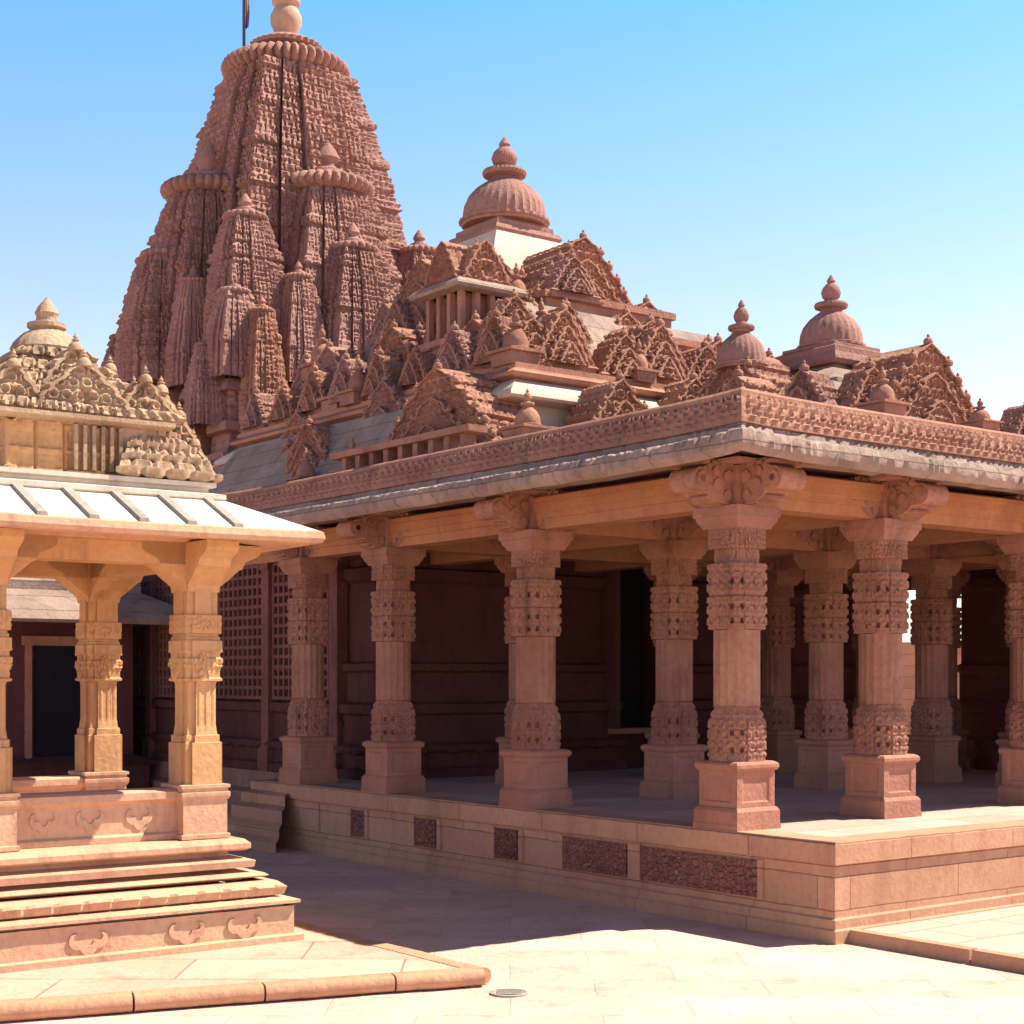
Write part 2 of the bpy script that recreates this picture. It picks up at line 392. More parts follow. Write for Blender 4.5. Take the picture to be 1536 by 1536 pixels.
col0 = make_column(T, (0, 0, FL))
for i, a in enumerate(GA):
    for j, b in enumerate(GB):
        if (i, j) == (0, 0) or (i == 3 and j > 0): continue
        dup(col0, T, (b, a, FL), rz=(i*5+j*3) % 4*math.pi/2)

for (b, a) in ((6.85, 1.55), (9.0, 1.55), (9.0, 4.5)): dup(col0, T, (b, a, FL), rz=math.pi/2)

# beams, ceiling
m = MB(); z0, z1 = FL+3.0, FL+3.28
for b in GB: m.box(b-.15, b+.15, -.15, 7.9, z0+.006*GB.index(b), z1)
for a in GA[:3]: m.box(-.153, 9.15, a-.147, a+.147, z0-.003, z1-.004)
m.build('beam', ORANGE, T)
m = MB(); m.box(-.16, 9.2, -.16, 9.9, FL+3.405, FL+3.7)
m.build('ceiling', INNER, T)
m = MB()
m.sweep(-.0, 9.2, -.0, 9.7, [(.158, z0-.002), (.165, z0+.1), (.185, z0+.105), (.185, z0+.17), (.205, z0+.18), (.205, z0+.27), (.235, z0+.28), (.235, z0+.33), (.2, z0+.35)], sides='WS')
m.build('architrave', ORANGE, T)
# eave (chajja) and parapet band
EX0, EX1, EY0, EY1 = 0, 9.2, -.05, 9.6
m = MB()
m.sweep(EX0, EX1, EY0, EY1, [(.20, FL+3.40), (.45, FL+3.41), (.85, FL+3.31), (.87, FL+3.31), (.89, FL+3.325), (.925, FL+3.37), (.93, FL+3.43), (.905, FL+3.49), (.88, FL+3.505), (.5, FL+3.55), (.42, FL+3.70)],
        disp=lambda s_, t_: np.where(t_ > .72, blobs(s_, t_*.6+s_*.5, .075, .02, 2), 0)+.012*(vnoise(s_*5, t_*9)-.5), res=.035, flare=.05)
m.build('eave', SLAB, T, smooth=30)
m = MB()
m.sweep(EX0, EX1, EY0, EY1, [(.40, FL+3.60), (.40, FL+3.66), (.47, FL+3.675), (.47, FL+3.71), (.46, FL+3.76), (.42, FL+3.86), (.36, FL+3.93), (.34, FL+3.935), (.34, FL+3.99), (.30, FL+4.02), (-.2, FL+4.03)],
        disp=lambda s_, t_: scales(s_, t_+.02, .13, .022, 4), res=.022, fmask=lambda Z: (Z > FL+3.715)*(Z < FL+3.95), flare=.03)
m.build('parapet', REDC, T, smooth=30)
m = MB(); m.box(-.1, 9.3, -.1, 9.6, FL+3.72, FL+4.03); m.build('terrace', SLAB, T)
ZT = FL+4.03                    # 4.90 terrace

# ------------------------------------------------------------------ walls inside and behind the hall
m = MB()
wallprof = [(.22, .87), (.22, 1.0), (.15, 1.03), (.15, 1.2), (.2, 1.22), (.2, 1.32), (.1, 1.36), (.1, 1.75), (.17, 1.78), (.17, 1.9), (.05, 1.94), (.05, 2.35), (.12, 2.38), (.12, 2.47), (0, 2.5), (0, 3.6), (.1, 3.65), (.1, 3.8), (0, 3.83), (0, 4.4)]
def seg_front(x0, x1, y):
    m.sweep(x0, x1, y, y+.3, wallprof, disp=lambda s_, t_: panels(s_, t_, .42, .5, 0, .03, 2)*.8+blobs(s_, t_, .09, .012, 8), res=.05, sides='S')
seg_front(1.0, 5.22, 7.9); seg_front(6.24, 9.2, 7.9)
m.sweep(1.0, 9.2, 7.9, 17.5, wallprof, disp=lambda s_, t_: panels(s_, t_, .42, .5, 0, .03, 2)*.8+blobs(s_, t_, .09, .014, 8), res=.05, sides='W')
m.box(5.22, 6.24, 7.98, 8.2, .87, 1.5); m.box(5.22, 6.24, 7.98, 8.2, 4.02, 4.4)
m.box(1.2, 5.2, 8.0, 8.2, .87, 4.4); m.box(6.26, 9.2, 8.0, 8.2, .87, 4.4)
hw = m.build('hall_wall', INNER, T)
m = MB(); m.box(5.15, 6.31, 7.62, 7.80, 1.42, 1.50); m.build('door_sill', RED, hw)
m = MB(); m.box(5.25, 6.21, 8.19, 8.25, 1.5, 4.03); m.build('doorway', BLACK, hw)  # near-black panel standing in for shade in the door opening
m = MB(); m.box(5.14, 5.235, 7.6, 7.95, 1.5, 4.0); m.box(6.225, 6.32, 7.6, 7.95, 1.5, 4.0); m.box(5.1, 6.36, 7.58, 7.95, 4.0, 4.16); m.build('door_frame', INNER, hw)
OP0, OP1 = 4.72, 6.1
m = MB()      # far side wall with an open doorway onto the court
for (y0, y1) in ((-.1, OP0), (OP1, 9.2)):
    m.sweep(9.75, 10.0, y0, y1, [(a_*.4, z_) for a_, z_ in wallprof], disp=lambda s_, t_: panels(s_, t_, .42, .5, 0, .02, 5)+blobs(s_, t_, .09, .012, 8), res=.05, sides='W')
    m.box(9.79, 10.05, y0, y1, .87, 4.4)
m.box(9.76, 10.04, -.1, 8.2, 3.7, 4.42)
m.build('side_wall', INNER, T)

# ------------------------------------------------------------------ gables, bells and small roof features
def gable(mb, cx, cy, z0, w_, h, dirn, depth=.35, seed=0, cell=.15, amp=.035, steps=5, res=.022):
    """carved triangular pediment facing dirn ('S' or 'W'), peak rounded, stepped outline"""
    nt_ = int(h/res); ns = int(w_/res)
    t = np.linspace(0, 1, nt_+1); s_ = np.linspace(-1, 1, ns+1)
    p = (1-t**1.35)*.93+.07+.055*(((t*steps) % 1) < .5)*(t < .95)
    p = np.where(t > .93, p*np.sqrt(np.clip((1.0-t)/.07, 0, 1)), p)
    Sg, Tg = np.meshgrid(s_, t); Pg = np.repeat(p[:, None], ns+1, 1)
    x = Sg*Pg*w_/2; z = Tg*h
    D = scales(x+seed*.05, z, cell, amp, seed)
    e = (1-np.abs(Sg))*Pg*w_/2
    D = np.where(e < .045, amp*1.1, D)
    # a larger horseshoe arch in the middle
    r = np.hypot(x, (z-h*.33)); ra = min(w_, h)*.2
    D = D+amp*1.3*np.exp(-((r-ra)/.03)**2)-amp*1.2*np.exp(-(r/(ra*.55))**2)
    D = D+amp*1.0*(1-Tg)
    kd = max(2, int(depth/res)); dv = np.linspace(depth, 0, kd, endpoint=False)[None, :]
    Ds = .5*amp*np.where((np.repeat(z[:, :1], kd, 1)/(cell*.8)) % 1 < .6, 1, -1)+scales(np.repeat(dv, nt_+1, 0)+9, np.repeat(z[:, :1], kd, 1)*1.2, cell*1.0, amp*.6, seed+1)
    Ds = Ds*np.clip(Pg[:, :1]*4, 0, 1)-.06*(dv/depth)*w_*.5*Pg[:, :1]
    Lx = x[:, :1]-Ds*.75; Rx = x[:, -1:]+Ds[:, ::-1]*.75; Lz = z[:, :1]+Ds*.65; Rz = z[:, -1:]+Ds[:, ::-1]*.65
    ex = np.concatenate([Lx, x, Rx], 1); ez = np.concatenate([Lz, z, Rz], 1)
    bd = np.repeat(-dv, nt_+1, 0); eD = np.concatenate([bd, D, bd[:, ::-1]], 1)
    if dirn == 'S': P = np.stack([cx+ex, cy-eD, z0+ez], -1)
    elif dirn == 'N': P = np.stack([cx-ex, cy+eD, z0+ez], -1)
    elif dirn == 'E': P = np.stack([cx+eD, cy+ex, z0+ez], -1)
    else: P = np.stack([cx-eD, cy-ex, z0+ez], -1)
    mb.grid(P); return mb
BELL = [(1.0, 0), (1.02, .05), (1.08, .08), (1.08, .14), (.98, .17), (.98, .3), (.95, .48), (.86, .68), (.70, .86), (.50, 1.0), (.34, 1.1), (.30, 1.16), (.50, 1.20), (.53, 1.27), (.50, 1.33), (.26, 1.38), (.2, 1.44), (.27, 1.5), (.31, 1.62), (.26, 1.76), (.16, 1.86), (.10, 1.9), (.14, 1.95), (.1, 2.02), (.03, 2.12)]
def bell(mb, cx, cy, z0, r, h, ribs=24):
    k = h/2.12; mb.lathe([(a*r, b*k) for a, b in BELL], cx, cy, 96 if r > .25 else 40, ribs if r > .25 else 0, .018, z=z0); return mb
def smallbell(cx, cy, z0, z1, r, mat=REDC, parent=T, name='roof_finial'):
    m = MB(); h = z1-z0
    m.box(cx-r*1.3, cx+r*1.3, cy-r*1.3, cy+r*1.3, z0, z0+h*.22); m.box(cx-r*1.6, cx+r*1.6, cy-r*1.6, cy+r*1.6, z0+h*.22, z0+h*.27)
    bell(m, cx, cy, z0+h*.27, r, h*.73); return m.build(name, mat, parent)
def tiers(mb, cx, cy, levels):
    """levels: (half_x, half_y, z0, z1) sloped/stepped slabs with overhanging lips"""
    for hx, hy, z0, z1, tp in levels:
        mb.sweep(cx-hx, cx+hx, cy-hy, cy+hy, [(-.1, z0), (.06, z0), (.09, z0+.02), (.09, z0+.07), (.05, z0+.09), (.02, z0+.10), (-tp, z1), (-min(hx, hy)+.001, z1+.002)])
BC = 4.3
# --- roof over the pillared hall
fr_ = MB()
tiers(fr_, BC, 2.6, [(2.0, 1.85, ZT, 5.36, .42), (1.45, 1.35, 5.3, 5.72, .42), (.95, .9, 5.66, 5.95, .3)])
fr_.box(BC-.42, BC+.42, 2.6-.42, 2.6+.42, 5.45, 6.10)
fr_.build('hall_roof', SLAB, T)
m = MB(); m.sweep(BC-.46, BC+.46, 2.6-.46, 2.6+.46, [(-.1, 6.04), (.04, 6.05), (.07, 6.10), (.05, 6.17), (.03, 6.19), (.03, 6.26), (-.04, 6.29), (-.04, 6.33), (-.4599, 6.335)])
m.build('roof_cornice', PURP, T)
m = MB(); bell(m, BC, 2.6, 6.31, .39, .95); m.build('bell_dome', PURP, T, smooth=40)
def knob(mb, x, y, z, r):
    mb.lathe([(.2, -.8), (.9, -.5), (1.0, 0), (.8, .5), (.3, .8), (.35, 1.1), (.05, 1.6)], x, y, 10, z=z, k=r)
def G(cx, cy, z0, w_, h, d, depth=.5, seed=1, mat=REDC, bellr=.0, cell=.15, amp=.032):
    m = MB(); cell = cell if w_ > .9 else .11
    gable(m, 0, 0, 0, w_, h, 'S', depth, seed, cell, amp)
    gable(m, 0, -.07, -.02, w_*.72, h*.70, 'S', .12, seed+50, cell*.85, amp*.9)
    gable(m, 0, -.14, -.04, w_*.44, h*.42, 'S', .12, seed+90, cell*.7, amp*.8)
    for sg in (-1, 1):
        for q in range(1, 6):
            t = q/6.2; knob(m, sg*(w_/2*((1-t**1.35)*.93+.10)), -.02, h*t+.02, .045*max(.7, min(1.3, w_/1.3)))
        for q in range(1, 4):
            t = q/4.2; knob(m, sg*(w_*.36*((1-t**1.35)*.93+.10)), -.09, h*.7*t, .034*max(.7, min(1.3, w_/1.3)))
        bell(m, sg*(w_*.44), .0, -.02, .07*max(.7, w_/1.4), .20*max(.7, w_/1.4))
    q = w_/2+.05
    m.sweep(-q, q, -.06, depth, [(.0, -.16), (.04, -.15), (.05, -.11), (.0, -.09), (0, -.05), (.03, -.03), (.0, 0), (-.1, .001)])
    knob(m, 0, .02, h+.02, .06)
    if bellr: bell(m, 0, .12, h-.06, bellr, bellr*2.6)
    o = m.build('gable', mat, T, smooth=30, loc=(cx, cy, z0)); o.rotation_euler = (0, 0, {'S': 0, 'W': -math.pi/2, 'N': math.pi, 'E': math.pi/2}[d]); return o
G(BC+.05, 1.15, 5.06, 1.95, 1.12, 'S', .9, 3)
G(2.75, 2.75, 5.1, 1.5, 1.05, 'W', .7, 4, bellr=.2)
G(2.35, 2.3, 4.95, 1.1, .8, 'W', .5, 9)
m = MB(); bell(m, 2.9, 2.77, 5.95, .30, .83); m.build('roof_finial', PURP, T)
G(BC, 4.1, 5.1, 1.6, .9, 'N', .6, 5)
smallbell(1.95, -.12, ZT, 5.42, .13); smallbell(3.45, -.2, ZT, 5.25, .11); smallbell(.12, 3.35, ZT, 5.5, .15); smallbell(4.6, -.15, ZT, 5.15, .12)
smallbell(1.2, 1.1, ZT, 5.35, .14)
G(2.3, 4.25, 5.15, 1.1, .85, 'S', .6, 8)
G(3.9, 4.6, 5.3, 1.2, .95, 'S', .5, 18)
# --- terraces of the domed hall behind
DA = 9.3
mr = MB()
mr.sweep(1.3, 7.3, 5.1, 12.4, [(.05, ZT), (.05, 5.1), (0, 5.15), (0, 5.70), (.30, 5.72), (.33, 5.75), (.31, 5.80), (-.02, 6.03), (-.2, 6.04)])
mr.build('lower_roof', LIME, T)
m = MB()
m.sweep(1.3, 7.3, 5.1, 12.4, [(-.04, 6.00), (.12, 6.04), (.14, 6.08), (.08, 6.13), (.03, 6.15), (.03, 6.22), (-1.2, 6.26)])
m.build('roof_ledge', RED, T)
mr = MB()
mr.sweep(1.9, 6.7, 6.0, 12.0, [(0, 6.2), (0, 6.56), (.16, 6.58), (.18, 6.63), (.04, 6.70), (-.5, 7.42), (-.9, 7.44)])
mr.sweep(2.9, 5.7, 7.9, 10.8, [(0, 7.3), (0, 7.62), (.12, 7.64), (.14, 7.69), (.0, 7.76), (-.38, 8.42), (-1.39, 8.43)])
mr.build('upper_roof', SLAB, T)
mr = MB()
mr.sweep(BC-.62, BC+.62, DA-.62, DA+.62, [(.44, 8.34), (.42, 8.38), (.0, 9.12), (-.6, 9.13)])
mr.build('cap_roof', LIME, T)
m = MB(); m.box(3.1, 5.5, 6.75, 9.0, 6.6, 7.62); m.box(3.05, 5.55, 6.7, 9.0, 7.62, 7.72); m.build('roof_block', REDC, T)
m = MB(); m.sweep(BC-.52, BC+.52, DA-.52, DA+.52, [(-.1, 9.08), (.10, 9.10), (.13, 9.15), (.10, 9.22), (.03, 9.24), (.03, 9.32), (-.05, 9.34), (-.05, 9.40), (-.51, 9.41)]); m.build('roof_cornice', PURP, T)
m = MB(); bell(m, BC, DA, 9.38, .66, 1.42, 32); m.build('bell_dome', PURP, T, smooth=40)
# dark string course of the upper roof
m = MB(); m.sweep(2.9, 5.7, 7.9, 10.8, [(.02, 7.36), (.06, 7.4), (.06, 7.5), (.02, 7.54)], disp=lambda s_, t_: blobs(s_, t_, .06, .02, 3), res=.03)
m.sweep(1.9, 6.7, 6.0, 12.0, [(.02, 6.26), (.04, 6.3), (.04, 6.5), (.02, 6.56)], disp=lambda s_, t_: flutes(s_, t_, .14, .04), res=.03); m.build('frieze', REDC, T)
# gables of the domed hall, front face
G(BC, 7.35, 7.72, 1.85, 1.08, 'S', 1.4, 11)
G(3.35, 6.95, 6.95, 1.5, .95, 'S', .9, 12); G(5.2, 6.95, 6.95, 1.5, .95, 'S', .9, 13)
G(2.55, 5.75, 6.32, 1.15, .75, 'S', .6, 14); G(3.95, 5.5, 6.28, 1.45, .9, 'S', .9, 15); G(5.25, 5.5, 6.28, 1.1, .8, 'S', .7, 16); G(6.4, 5.6, 6.28, 1.1, .75, 'S', .6, 17)
G(4.35, 6.45, 6.72, 1.1, .8, 'S', .5, 41); G(5.75, 6.2, 6.5, 1.0, .75, 'S', .5, 42); G(2.7, 6.5, 6.66, .95, .72, 'S', .5, 43)
G(3.2, 5.2, 6.28, .8, .55, 'S', .4, 44); G(4.7, 5.2, 6.28, .9, .6, 'S', .4, 45); G(1.75, 5.35, 6.28, .8, .6, 'S', .4, 46)
G(2.75, 8.2, 7.45, 1.1, .8, 'W', .5, 47, mat=PURP); G(2.45, 9.6, 7.2, 1.0, .8, 'W', .5, 48, mat=PURP)
G(3.55, 9.6, 8.35, .9, .62, 'W', .4, 49, mat=PURP)
# rows of small gables along the terrace edges
random.seed(12)
protoG = [G(-50, 0, 0, .86, .62, 'S', .3, 61+q, mat=(REDC, PURP, REDC)[q]) for q in range(3)]
npl = 0
def rowg(x, y, z, d):
    global npl
    src = protoG[npl % 3]; k_ = random.uniform(.78, 1.12)
    o_ = src if npl < 3 else dup(src, T)
    o_.location = (x, y, z+.14*k_); o_.rotation_euler = (0, 0, {'S': 0, 'W': -math.pi/2}[d]); o_.scale = (k_, 1, k_*random.uniform(.9, 1.1)); npl += 1
for y in np.arange(5.7, 12.3, .92): rowg(1.42, y, 6.2, 'W')
for y in np.arange(6.5, 11.9, .95): rowg(2.06, y, 6.66, 'W')
for y in np.arange(8.3, 10.6, .9): rowg(3.0, y, 7.72, 'W')
for x in (2.1, 3.0, 6.2): rowg(x, 6.16, 6.66, 'S')
for x in (3.25, 5.4): rowg(x, 8.0, 7.72, 'S')
for x in (3.6,): rowg(x, 6.75, 7.62, 'S')
for x in (2.2, 3.9, 5.7): rowg(x, 5.25, 6.2, 'S')
for y in (6.9, 8.3, 9.2, 10.2, 11.2): rowg(.92, y, 4.95, 'W')
for y in (1.3, 3.9): rowg(2.35, y, 4.95, 'W')
for x in (2.9, 5.8): rowg(x, .8, 4.95, 'S')
for y in (3.3,): rowg(2.95, y, 5.3, 'W')
for (x, y, z0, z1, r) in ((1.0, 6.2, ZT, 5.8, .16), (1.35, 8.9, 6.2, 6.95, .15), (2.0, 7.9, 6.66, 7.5, .16), (2.0, 9.9, 6.66, 7.45, .15), (3.4, 5.15, 6.2, 6.8, .13), (5.3, 5.15, 6.2, 6.85, .13), (2.5, 6.1, 6.66, 7.4, .15), (3.6, 7.95, 7.72, 8.4, .14)):
    smallbell(x, y, z0, z1, r)
# boxy end block of the front roof
m = MB(); m.sweep(3.9, 5.35, 5.6, 6.6, [(0, 6.2), (0, 6.9), (.05, 6.93), (.05, 7.02), (-.5, 7.04)]); m.build('roof_block', RED, T)
# left face gables
def rnd_gables():
    L = [(.55, 5.75, 4.98, 2.5, 1.18, 21, .9), (1.15, 7.9, 5.25, 1.7, 1.15, 22, .7), (.75, 9.3, 5.0, 1.5, .95, 29, .6),
         (1.75, 6.6, 6.3, 1.2, .8, 23, .5), (1.75, 8.6, 6.3, 1.7, 1.05, 24, .6), (1.8, 10.5, 6.3, 1.6, 1.1, 25, .6), (1.2, 10.4, 5.3, 1.5, 1.0, 28, .6),
         (2.75, 9.35, 7.5, 1.9, 1.15, 26, 1.0), (2.9, 10.6, 7.3, 1.2, .95, 27, .6), (2.2, 11.9, 6.3, 1.3, 1.2, 31, .6), (1.6, 12.3, 5.6, 1.4, 1.2, 32, .5)]
    for cx, cy, z0, w_, h, sd, dp in L: G(cx, cy, z0, w_, h, 'W', dp, sd, mat=PURP if sd in (22, 25, 27, 31) else REDC)
rnd_gables()
for (cx, cy, z0, z1, r) in ((1.45, 5.3, 6.2, 6.95, .17), (1.5, 9.6, 6.2, 7.05, .17), (2.1, 11.2, 7.0, 7.9, .18), (.45, 7.6, ZT, 5.5, .14), (.4, 8.75, ZT, 5.5, .14), (3.0, 7.3, 7.5, 8.2, .15), (6.9, 5.3, 6.2, 6.9, .16)):
    smallbell(cx, cy, z0, z1, r)
# sloping plain slabs low on the left side, with a small dwarf colonnade
m = MB()
m.sweep(.95, 7.4, 6.7, 12.2, [(.0, ZT), (.42, 4.98), (.45, 5.02), (.42, 5.06), (-.1, 5.90), (-.4, 5.95)], sides='W')
m.build('side_roof', SLAB, T)
m = MB()
for i in range(9): m.box(-.02+.0, .14, 4.35+i*.33, 4.45+i*.33, ZT-.01, 5.12)
m.box(-.08, .2, 4.2, 7.3, 5.12, 5.2); m.build('dwarf_colonnade', REDC, T)
# niche pavilion with little columns on the roof corner
nx, ny = 2.25, 7.45
m = MB(); m.sweep(nx-.42, nx+.42, ny-.42, ny+.42, [(.08, 6.3), (.08, 6.5), (.03, 6.55), (.03, 6.85), (.09, 6.88), (.09, 6.96), (-.4, 6.97)])
nb = m.build('niche_pavilion', REDC, T)
m = MB()
for i in range(4):
    for (px, py) in ((nx-.38+i*.253, ny-.38), (nx-.38, ny-.38+i*.253)): m.box(px-.04, px+.04, py-.04, py+.04, 6.96, 7.6)
m.box(nx-.28, nx+.4, ny-.28, ny+.4, 6.96, 7.6); m.build('niche_column', REDC, nb)
m = MB(); m.sweep(nx-.42, nx+.42, ny-.42, ny+.42, [(.0, 7.58), (.16, 7.60), (.19, 7.64), (.14, 7.70), (-.05, 7.80), (-.3, 8.1), (-.41, 8.12)]); m.build('niche_roof', SLAB, nb)
m = MB(); gable(m, nx, ny-.42, 7.72, .8, .62, 'S', .4, 5, .12, .03); gable(m, nx-.42, ny, 7.72, .8, .62, 'W', .4, 6, .12, .03); m.build('niche_gable', REDC, nb)

# ------------------------------------------------------------------ the spire tower
TA = 16.3
def star(phi, s_):
    c, q = np.abs(np.cos(phi)), np.abs(np.sin(phi)); mx = np.maximum(c, q); t = np.minimum(c, q)/mx
    o_ = np.where(t < .30, 1.0, np.where(t < .34, .90, np.where(t < .62, .945, np.where(t < .66, .83, .875))))
    return s_*o_/mx, t
def spire(mb, cx, cy, z0, z1, s0, s1, p=1.76, N=560, dz=.03, seed=0, amp=1.):
    phi = np.arange(N)*2*np.pi/N; k = int((z1-z0)/dz)
    P = np.zeros((k+1, N, 3))
    for j in range(k+1):
        tau = j/k; z = z0+(z1-z0)*tau; s_ = s1+(s0-s1)*(1-tau**p)
        r, t = star(phi, s_)
        x = facexy(phi, r); zz = np.full(N, z)
        central = t < .30
        d = np.where(central, chaitya(x, zz, .30*max(.5, s0/2.1), .17*max(.55, s0/2.1), .034*amp, seed)*(.35+.9*vnoise(x*.7+seed, zz*1.1, 5))+.02*amp*(np.abs(x % .24-.12) < .03), chaitya(x, zz, .24*max(.5, s0/2.1), .13*max(.6, s0/2.1), .030*amp, seed)*(.25+1.1*vnoise(x*.9+seed, zz*1.3+seed, 3)))
        d = d+blobs(x+seed, zz, .12, .016*amp, seed+3)+.05*amp*(vnoise(x*2.2+seed, zz*2.2)-.5)
        # every fifth course a little disc stands out at the corners
        d = d+np.where((t > .66) & ((z/.8) % 1 < .22), .06*amp, 0)-np.where((z/.8) % 1 > .93, .03*amp, 0)
        r = r+d
        P[j, :, 0] = cx+r*np.cos(phi); P[j, :, 1] = cy+r*np.sin(phi); P[j, :, 2] = z
    mb.grid(P, True, False, True)
def amalaka(mb, cx, cy, z0, r, h, ribs=32):
    N = ribs*8; a = np.arange(N)*2*np.pi/N
    pr = [(.62, 0), (.86, .06), (.97, .22), (1.0, .42), (.97, .62), (.86, .8), (.66, .92), (.45, .98), (.42, 1.1)]
    P = np.zeros((len(pr), N, 3))
    for j, (q, zz) in enumerate(pr):
        m_ = 1+.10*np.abs(np.sin(a*ribs/2))-.06
        P[j, :, 0] = cx+q*r*m_*np.cos(a); P[j, :, 1] = cy+q*r*m_*np.sin(a); P[j, :, 2] = z0+zz*h
    mb.grid(P, True, True, True)
m = MB(); spire(m, BC, TA, 7.6, 13.8, 2.06, 1.06, 2.3); sp = m.build('spire', PURP, T, smooth=30)
m = MB(); m.lathe([(.9, 0), (.86, .06), (.86, .1)], BC, TA, 48, z=13.72); amalaka(m, BC, TA, 13.76, 1.2, .5, 44); m.lathe([(.5, 0), (.45, .08), (.68, .12), (.70, .19), (.5, .30), (.32, .38)], BC, TA, 60, 30, .03, z=14.26)
m.build('ribbed_disc', PURP, sp, smooth=40)
m = MB(); m.lathe([(.24, 0), (.3, .04), (.22, .1), (.20, .14), (.25, .24), (.30, .36), (.30, .5), (.24, .62), (.2, .68), (.27, .74), (.27, .8), (.18, .86), (.22, .95), (.24, 1.08), (.16, 1.25), (.08, 1.4), (.02, 1.6)], BC, TA, 48, z=14.56)
m.build('finial', CREAM, sp, smooth=50)
random.seed(4)
def subspire(cx, cy, z0, z1, s0, s1, ra, seed, N=256, mat=PURP):
    m = MB(); spire(m, cx, cy, z0, z1, s0, s1, 2.1, N, .03, seed, max(.45, min(1, s0)))
    amalaka(m, cx, cy, z1-.02, ra, ra*.42, 32 if ra > .6 else 20); m.lathe([(a*ra*.5, b*ra*.42) for a, b in [(1, 0), (.9, .3), (.5, .5), (.45, .7), (.6, 1.0), (.45, 1.4), (.1, 2.0)]], cx, cy, 24, z=z1+ra*.38)
    return m.build('minor_spire', mat, T, smooth=30)
k = 0
for dx, dy in ((0, -1), (-1, 0), (1, 0), (0, 1)):
    subspire(BC+dx*1.62, TA+dy*1.5, 7.6, 11.2, 1.3, .68, .88, k+1, 400)
    subspire(BC+dx*2.5, TA+dy*2.45, 7.6, 9.95, .82, .38, .46, k+5)
    k += 1
for sx in (-1, 1):
    for sy in (-1, 1):
        subspire(BC+sx*1.85, TA+sy*1.85, 7.6, 10.35, .72, .33, .40, 20+k); k += 1
        subspire(BC+sx*2.3, TA+sy*2.3, 7.4, 8.9, .5, .24, .30, 20+k, 200); k += 1
        for (ax, ay) in ((1.15, 2.5), (2.5, 1.15)):
            subspire(BC+sx*ax, TA+sy*ay, 7.4, 9.3, .45, .2, .26, 20+k, 200); k += 1
subspire(BC-2.7, TA-2.05, 6.6, 8.0, .34, .16, .2, 71, 176); subspire(BC-2.0, TA-2.75, 6.6, 8.55, .36, .17, .22, 72, 176, REDC)
# tower walls: projecting star-shaped plan with heavy mouldings
def walls(mb, s_, levels, seed=0, N=320):
    phi = np.arange(N)*2*np.pi/N; P = np.zeros((len(levels), N, 3))
    for j, (o_, z, cv) in enumerate(levels):
        c, q = np.abs(np.cos(phi)), np.abs(np.sin(phi)); mx = np.maximum(c, q); t = np.minimum(c, q)/mx
        st = np.where(t < .34, 1.06, np.where(t < .38, .95, np.where(t < .66, .99, np.where(t < .70, .88, .93))))
        r = (s_*st+o_)/mx; x = facexy(phi, r); zz = np.full(N, z)
        r = r+(blobs(x, zz, .13, .04, seed)+scales(x, zz, .35, .03, seed) if cv else blobs(x, zz, .1, .012, seed))
        P[j, :, 0] = BC+r*np.cos(phi); P[j, :, 1] = TA+r*np.sin(phi); P[j, :, 2] = z
    mb.grid(P, True, False, True)
lv = []
def lr(o0, o1, z0, z1, cv, dz=.06):
    k = max(1, int((z1-z0)/dz))
    for i in range(k+1): lv.append((o0+(o1-o0)*i/k, z0+(z1-z0)*i/k+(.001 if i == 0 else 0), cv))
lr(.5, .5, 0, .3, 0); lr(.35, .35, .3, .7, 0); lr(.42, .3, .7, .95, 0); lr(.15, .15, .95, 1.5, 1); lr(.3, .2, 1.5, 1.75, 0); lr(.05, .05, 1.75, 2.3, 1); lr(.2, .2, 2.3, 2.5, 0)
lr(0, 0, 2.5, 4.3, 1); lr(.15, .15, 4.3, 4.5, 0); lr(0, 0, 4.5, 5.9, 1); lr(.25, .3, 5.9, 6.1, 0); lr(.1, 0, 6.1, 6.5, 1); lr(.2, .2, 6.5, 6.65, 0); lr(.05, 0, 6.65, 7.2, 1); lr(.18, .1, 7.2, 7.4, 0); lr(0, -.3, 7.4, 7.8, 1)
m = MB(); walls(m, 2.62, lv); m.build('tower_wall', PURP, T, smooth=30)
# sanctum side wall between tower and hall with a lattice window
m = MB(); m.sweep(1.6, 7.0, 12.3, 14.2, [(.5, 0), (.5, .3), (.3, .4), (.3, .8), (.4, .85), (.4, .95), (.15, 1.0), (.15, 1.6), (.25, 1.65), (.25, 1.8), (0, 1.85), (0, 5.6), (.3, 5.7), (.3, 5.8), (-.6, 6.4)], disp=lambda s_, t_: blobs(s_, t_, .12, .03, 5), res=.06, sides='W')
m.build('vestibule_wall', PURP, T)
m = MB()
LB = ((8.75, 10.55), (10.85, 12.65), (12.95, 14.75), (15.05, 16.85))
for (q0, q1) in LB:
    for i in range(12): m.box(.86, .93, q0+i*.1605, q0+.05+i*.1605, 1.95, 4.3)
    for i in range(16): m.box(.866, .925, q0-.02, q1+.02, 1.95+i*.155, 2.0+i*.155)
m.build('lattice_screen', LATT, T)
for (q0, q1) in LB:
    m = MB(); m.box(.90, .935, q0, q1, 1.97, 4.28); m.build('screen_shade_sheet', BLACK, T)  # near-black sheet added as painted shade behind the lattice
for q0 in (8.58, 10.58, 12.68, 14.78, 16.88):
    m = MB(); m.sweep(.80, .98, q0, q0+.22, [(.04, .87), (.04, 1.2), (0, 1.25), (0, 3.9), (.03, 3.92), (.03, 4.05), (.06, 4.1), (.06, 4.38)], disp=lambda s_, t_: blobs(s_, t_, .07, .015, 7), res=.03, sides='SWN'); m.build('pilaster', LATT, T)
